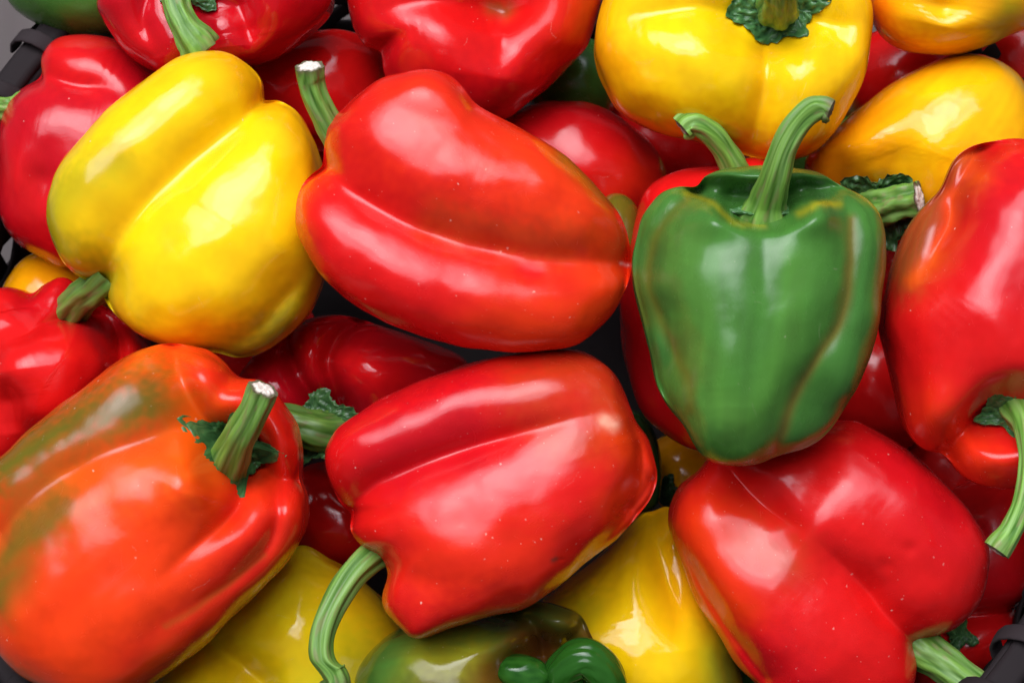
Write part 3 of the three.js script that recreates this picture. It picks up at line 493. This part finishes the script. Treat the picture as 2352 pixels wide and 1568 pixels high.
pepper({ label: 'mottled green pepper at the front with small green growths in its hollow', z: 20, H: 205, c: 'OL', rough: 0.14, a: [1260, 1540, 850, 1560], specks: 130, res: 0.9,
  o: [815, 1580, 832, 1515, 880, 1465, 950, 1432, 1050, 1412, 1140, 1408, 1190, 1390, 1240, 1382, 1300, 1395, 1340, 1420, 1365, 1470, 1390, 1510, 1420, 1570, 1400, 1660, 1200, 1710, 950, 1710, 840, 1650],
  g: [[34, 80, 8, 1, 1, 1165, 1400, 1215, 1440, 1240, 1480, 1250, 1540], [26, 34, 6, 1, 1, 1345, 1415, 1330, 1460, 1300, 1510]],
  d: [[1270, 1560, 130, 85, 0, -150, 3.4], [1130, 1480, 70, 40, -20, 22, 2]],
  p: [['G', 0.85, 80, 850, 1560, 920, 1470, 1050, 1440], ['G', 0.6, 40, 1060, 1440, 1150, 1440], ['Br', 0.8, 40, 1210, 1480, 1250, 1520, 1130, 1550], ['Gd', 0.6, 50, 1200, 1400, 1260, 1400], ['YG', 0.5, 50, 980, 1510, 1080, 1500], ['Br', 0.5, 30, 1360, 1470, 1390, 1520]] })
  .calyx(1285, 1560, 60, 45, 6, { lift: 30, jag: 0.4, tone: 1.2, follow: 0.4 })
  .growth(1198, 1545, 100, 66, 42, 46, -0.2, 0.0)
  .growth(1302, 1562, 90, 40, 40, 40, 0.4, 0.2)
  .stem([[1285, 1590, 70, 40], [1300, 1535, 105, 46], [1345, 1512, 120, 50], [1385, 1545, 110, 50], [1400, 1620, 80, 46]], { amp: 0.03, cut: false, tip: 0, ridges: 3, rough: 0.15, plain: [0.018, 0.09, 0.009], name: 'green_growth' });
pepper({ label: 'yellow green pepper with creased lobes beneath the orange red one', z: -190, H: 225, c: 'YL', rough: 0.1, a: [440, 1560, 900, 1350], specks: 60, res: 0.85,
  o: [620, 1300, 690, 1253, 760, 1288, 830, 1330, 900, 1400, 950, 1480, 970, 1600, 900, 1700, 700, 1730, 480, 1700, 370, 1640, 340, 1575, 390, 1500, 450, 1440, 530, 1370],
  g: [[34, 50, 8, 1, 1, 440, 1470, 480, 1490, 540, 1530, 600, 1580]],
  d: [[430, 1570, 70, 60, 0, 26, 2], [640, 1410, 120, 80, 40, 12, 2]],
  p: [['Y', 0.75, 80, 620, 1500, 540, 1540, 420, 1560], ['Y', 0.4, 60, 700, 1480, 760, 1400], ['YO', 0.5, 70, 780, 1330, 880, 1430, 900, 1500], ['OL', 0.4, 40, 860, 1500, 780, 1560]] });
pepper({ label: 'two lobed yellow pepper with a green base below the long red one', z: -210, H: 225, c: 'Y', rough: 0.1, a: [1520, 1170, 1480, 1700], specks: 40, res: 0.85,
  o: [1430, 1220, 1475, 1182, 1500, 1176, 1535, 1163, 1570, 1190, 1610, 1280, 1660, 1400, 1690, 1500, 1700, 1600, 1610, 1720, 1430, 1720, 1310, 1640, 1250, 1530, 1225, 1420, 1280, 1350, 1370, 1280],
  g: [[50, 46, 12, 1, 0, 1500, 1172, 1520, 1280, 1550, 1400, 1560, 1500]],
  d: [[1430, 1300, 80, 90, 30, 14, 2], [1480, 1520, 90, 80, 0, 14, 2]],
  p: [['YO', 0.5, 50, 1540, 1180, 1570, 1300, 1560, 1420], ['YG', 0.7, 60, 1250, 1390, 1330, 1400], ['YG', 0.9, 60, 1640, 1560, 1650, 1460], ['Gd', 0.6, 40, 1670, 1580, 1680, 1520]] });
pepper({ label: 'red pepper tucked beneath the green one, its pale green stem bending up behind it', z: -100, H: 210, c: 'R', rough: 0.2, a: [1680, 400, 1580, 1030], specks: 80, res: 0.8,
  o: [1462, 490, 1490, 430, 1560, 395, 1640, 382, 1740, 366, 1810, 430, 1860, 700, 1820, 900, 1730, 1030, 1610, 1037, 1525, 997, 1465, 930, 1432, 800, 1425, 650],
  p: [['Rd', 0.6, 100, 1480, 700, 1500, 900]] })
  .stem([[1705, 425, 60, 40], [1686, 385, 95, 35], [1658, 335, 130, 30], [1622, 295, 155, 31], [1587, 281, 165, 34], [1569, 296, 165, 32]], { tone: 1.25, cutR: 0.5, tip: 0.1 });
pepper({ label: 'red pepper beneath the right end of the middle one, in front of the dark gap', z: -428, H: 190, c: 'R', rough: 0.22, a: [1150, 300, 1520, 420], specks: 60, res: 0.75,
  o: [1150, 290, 1175, 262, 1230, 240, 1290, 232, 1350, 238, 1420, 268, 1480, 318, 1520, 368, 1538, 420, 1520, 480, 1460, 530, 1350, 540, 1220, 480, 1150, 400],
  p: [['Rd', 0.5, 90, 1200, 260, 1330, 260], ['RO', 0.3, 60, 1430, 430, 1480, 400]] });
pepper({ label: 'dark red pepper with bulging lobes wedged between the yellow and long red ones', z: -240, H: 205, c: 'Rd', rough: 0.13, a: [750, 970, 880, 740], specks: 60, res: 0.8,
  o: [550, 880, 570, 830, 620, 780, 680, 745, 740, 726, 800, 726, 900, 755, 1000, 790, 1070, 830, 1090, 900, 1020, 960, 900, 1000, 790, 1010, 680, 990, 590, 950],
  g: [[26, 60, 6, 1, 1, 655, 770, 665, 830, 690, 880, 740, 950], [26, 60, 6, 1, 1, 820, 735, 770, 775, 748, 830, 760, 880, 780, 950]],
  d: [[860, 850, 90, 60, -10, 26, 2], [710, 810, 40, 60, 0, 20, 2], [760, 960, 80, 60, 0, -50, 2]],
  p: [['R', 0.7, 60, 830, 830, 900, 870, 720, 800]] })
  .calyx(752, 985, 96, 122, 5, { lift: 20, z: 180, nrm: [-0.45, 0.1, 0.85], jag: 0.3, turn: 2, tone: 0.95 })
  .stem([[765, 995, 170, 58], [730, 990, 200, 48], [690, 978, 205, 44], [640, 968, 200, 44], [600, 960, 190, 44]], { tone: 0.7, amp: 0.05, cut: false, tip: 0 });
pepper({ label: 'red pepper down by the basket rim beside the big creased one', z: -460, H: 200, c: 'R', rough: 0.22, a: [2200, 1460, 2330, 1180], specks: 80, res: 0.75,
  o: [2180, 1130, 2300, 1105, 2362, 1150, 2380, 1260, 2372, 1340, 2335, 1405, 2338, 1450, 2320, 1500, 2285, 1540, 2225, 1575, 2150, 1620, 2080, 1560, 2080, 1350],
  g: [[24, 50, 6, 1, 1, 2170, 1440, 2230, 1425, 2300, 1415, 2345, 1395]],
  p: [['Rd', 0.6, 80, 2280, 1250, 2300, 1350]] })
  .calyx(2205, 1455, 45, 55, 4, { lift: 16, jag: 0.5, turn: 1.5, tone: 1.2 });
// deep in the heap
pepper({ label: 'shadowed maroon pepper behind the white cut stem', z: -540, H: 200, c: 'R', rough: 0.14, a: [690, 250, 850, 130], res: 0.6, specks: 20,
  o: [560, 170, 620, 120, 700, 85, 790, 70, 870, 100, 910, 190, 890, 300, 780, 350, 660, 320, 580, 250] })
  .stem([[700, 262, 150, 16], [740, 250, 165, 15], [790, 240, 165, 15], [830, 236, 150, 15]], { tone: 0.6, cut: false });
pepper({ label: 'dark red pepper half hidden between the orange red one and the long red one', z: -476, H: 180, c: 'R', rough: 0.14, a: [700, 1080, 800, 1280], res: 0.6, specks: 20,
  o: [640, 1140, 680, 1080, 750, 1060, 840, 1100, 900, 1200, 880, 1290, 800, 1310, 720, 1290, 660, 1220] });
pepper({ label: 'yellow pepper peeping out at the left edge under the red ones', z: -620, H: 190, c: 'YO', rough: 0.15, a: [60, 640, 200, 720], res: 0.6, specks: 10,
  o: [5, 680, 30, 625, 70, 588, 130, 575, 220, 600, 260, 690, 220, 780, 120, 800, 40, 760] });
pepper({ label: 'dark green pepper in the upper corner behind the hooked stem', z: -572, H: 200, c: 'G', rough: 0.3, a: [20, -60, 300, -20], res: 0.6, specks: 10,
  o: [-10, -60, 20, 0, 60, 42, 130, 76, 200, 90, 270, 90, 330, 50, 350, -50, 280, -140, 120, -150] });
pepper({ label: 'small yellow pepper in shade below the tip of the green one', z: -588, H: 150, c: 'YO', rough: 0.15, a: [1530, 1110, 1620, 1040], res: 0.6, specks: 10,
  o: [1480, 1060, 1510, 1010, 1580, 990, 1660, 1030, 1680, 1110, 1620, 1180, 1530, 1170, 1490, 1120] })
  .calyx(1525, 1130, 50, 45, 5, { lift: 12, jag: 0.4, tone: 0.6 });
pepper({ label: 'dark green pepper showing as a thin strip beside the end of the long red one', z: -348, H: 110, c: 'Gd', rough: 0.2, a: [1470, 950, 1490, 1160], res: 0.5, specks: 10,
  o: [1400, 1040, 1420, 970, 1460, 945, 1495, 980, 1518, 1050, 1520, 1120, 1500, 1170, 1440, 1170, 1405, 1110] });
pepper({ label: 'olive green pepper showing as a sliver between the middle red one and the green one', z: -156, H: 110, c: 'OL', rough: 0.2, a: [1420, 440, 1440, 640], res: 0.5, specks: 10,
  o: [1360, 520, 1385, 460, 1420, 447, 1455, 470, 1473, 520, 1470, 580, 1440, 630, 1385, 620] });
pepper({ label: 'shadowed green pepper down between the red blossom end and the bright yellow one', z: -620, H: 160, c: 'G', rough: 0.25, a: [1220, 140, 1380, 220], res: 0.5, specks: 10,
  o: [1200, 180, 1240, 110, 1310, 80, 1390, 110, 1430, 190, 1400, 270, 1310, 290, 1230, 260] });
pepper({ label: 'green pepper in shade at the front between the yellow and creased red ones', z: -588, H: 150, c: 'G', rough: 0.2, a: [1700, 1500, 1760, 1640], res: 0.5, specks: 10,
  o: [1640, 1570, 1670, 1500, 1730, 1480, 1800, 1520, 1830, 1600, 1780, 1680, 1690, 1690, 1645, 1640] });
pepper({ label: 'dark red pepper in shade between the bright yellow and amber ones', z: -620, H: 190, c: 'R', rough: 0.2, a: [1980, 100, 2150, 260], res: 0.5, specks: 10,
  o: [1920, 180, 1960, 100, 2060, 60, 2170, 90, 2220, 190, 2160, 290, 2040, 310, 1950, 270] });
pepper({ label: 'dark red pepper against the basket wall beyond the amber ones', z: -620, H: 190, c: 'R', rough: 0.25, a: [2230, 60, 2420, 180], res: 0.5, specks: 10,
  o: [2190, 120, 2230, 40, 2330, 10, 2430, 50, 2470, 150, 2410, 260, 2290, 270, 2210, 210] });
pepper({ label: 'shadowed red pepper deep between the green one and the red one at the right', z: -540, H: 190, c: 'R', rough: 0.2, a: [1900, 820, 2100, 1000], res: 0.5, specks: 10,
  o: [1840, 880, 1890, 770, 2010, 720, 2120, 780, 2160, 900, 2100, 1020, 1980, 1050, 1880, 990] });

pepper({ label: 'maroon pepper deep beside the cut stem of the amber one', z: -620, H: 150, c: 'R', rough: 0.25, a: [1970, 560, 2150, 640], res: 0.4, specks: 5,
  o: [2211, 600, 2173, 683, 2083, 713, 1984, 714, 1921, 644, 1936, 561, 1984, 486, 2086, 473, 2161, 526] });
pepper({ label: 'dark red pepper deep below the gap beside the thin hooking stem', z: -620, H: 150, c: 'R', rough: 0.25, a: [2090, 1040, 2270, 1120], res: 0.4, specks: 5,
  o: [2335, 1080, 2288, 1159, 2204, 1196, 2103, 1197, 2048, 1122, 2053, 1040, 2103, 963, 2204, 959, 2284, 1004] });
pepper({ label: "dark red pepper lying deep beneath the orange red one's cut stem", z: -620, H: 150, c: 'R', rough: 0.25, a: [510, 760, 690, 840], res: 0.4, specks: 5,
  o: [732, 800, 714, 883, 626, 928, 534, 900, 460, 844, 459, 755, 534, 700, 626, 672, 715, 716] });
pepper({ label: "red pepper deep under the bright yellow one beside the bent pale stem", z: -760, H: 150, c: 'R', rough: 0.25, a: [1440, 290, 1620, 370], res: 0.4, specks: 5,
  o: [1678, 330, 1659, 424, 1559, 473, 1456, 442, 1372, 380, 1373, 280, 1456, 218, 1559, 186, 1658, 237] });
pepper({ label: "green pepper deep behind the upright green one's stem", z: -760, H: 150, c: 'G', rough: 0.25, a: [1760, 300, 1940, 380], res: 0.4, specks: 5,
  o: [1999, 340, 1975, 431, 1880, 487, 1775, 452, 1697, 388, 1689, 289, 1775, 228, 1878, 201, 1981, 244] });
pepper({ label: "red pepper deep behind the white cut stem", z: -760, H: 150, c: 'R', rough: 0.25, a: [680, 390, 860, 470], res: 0.4, specks: 5,
  o: [919, 430, 901, 525, 798, 570, 696, 542, 610, 481, 616, 381, 696, 318, 800, 284, 895, 338] });
renderer.render(scene, camera);
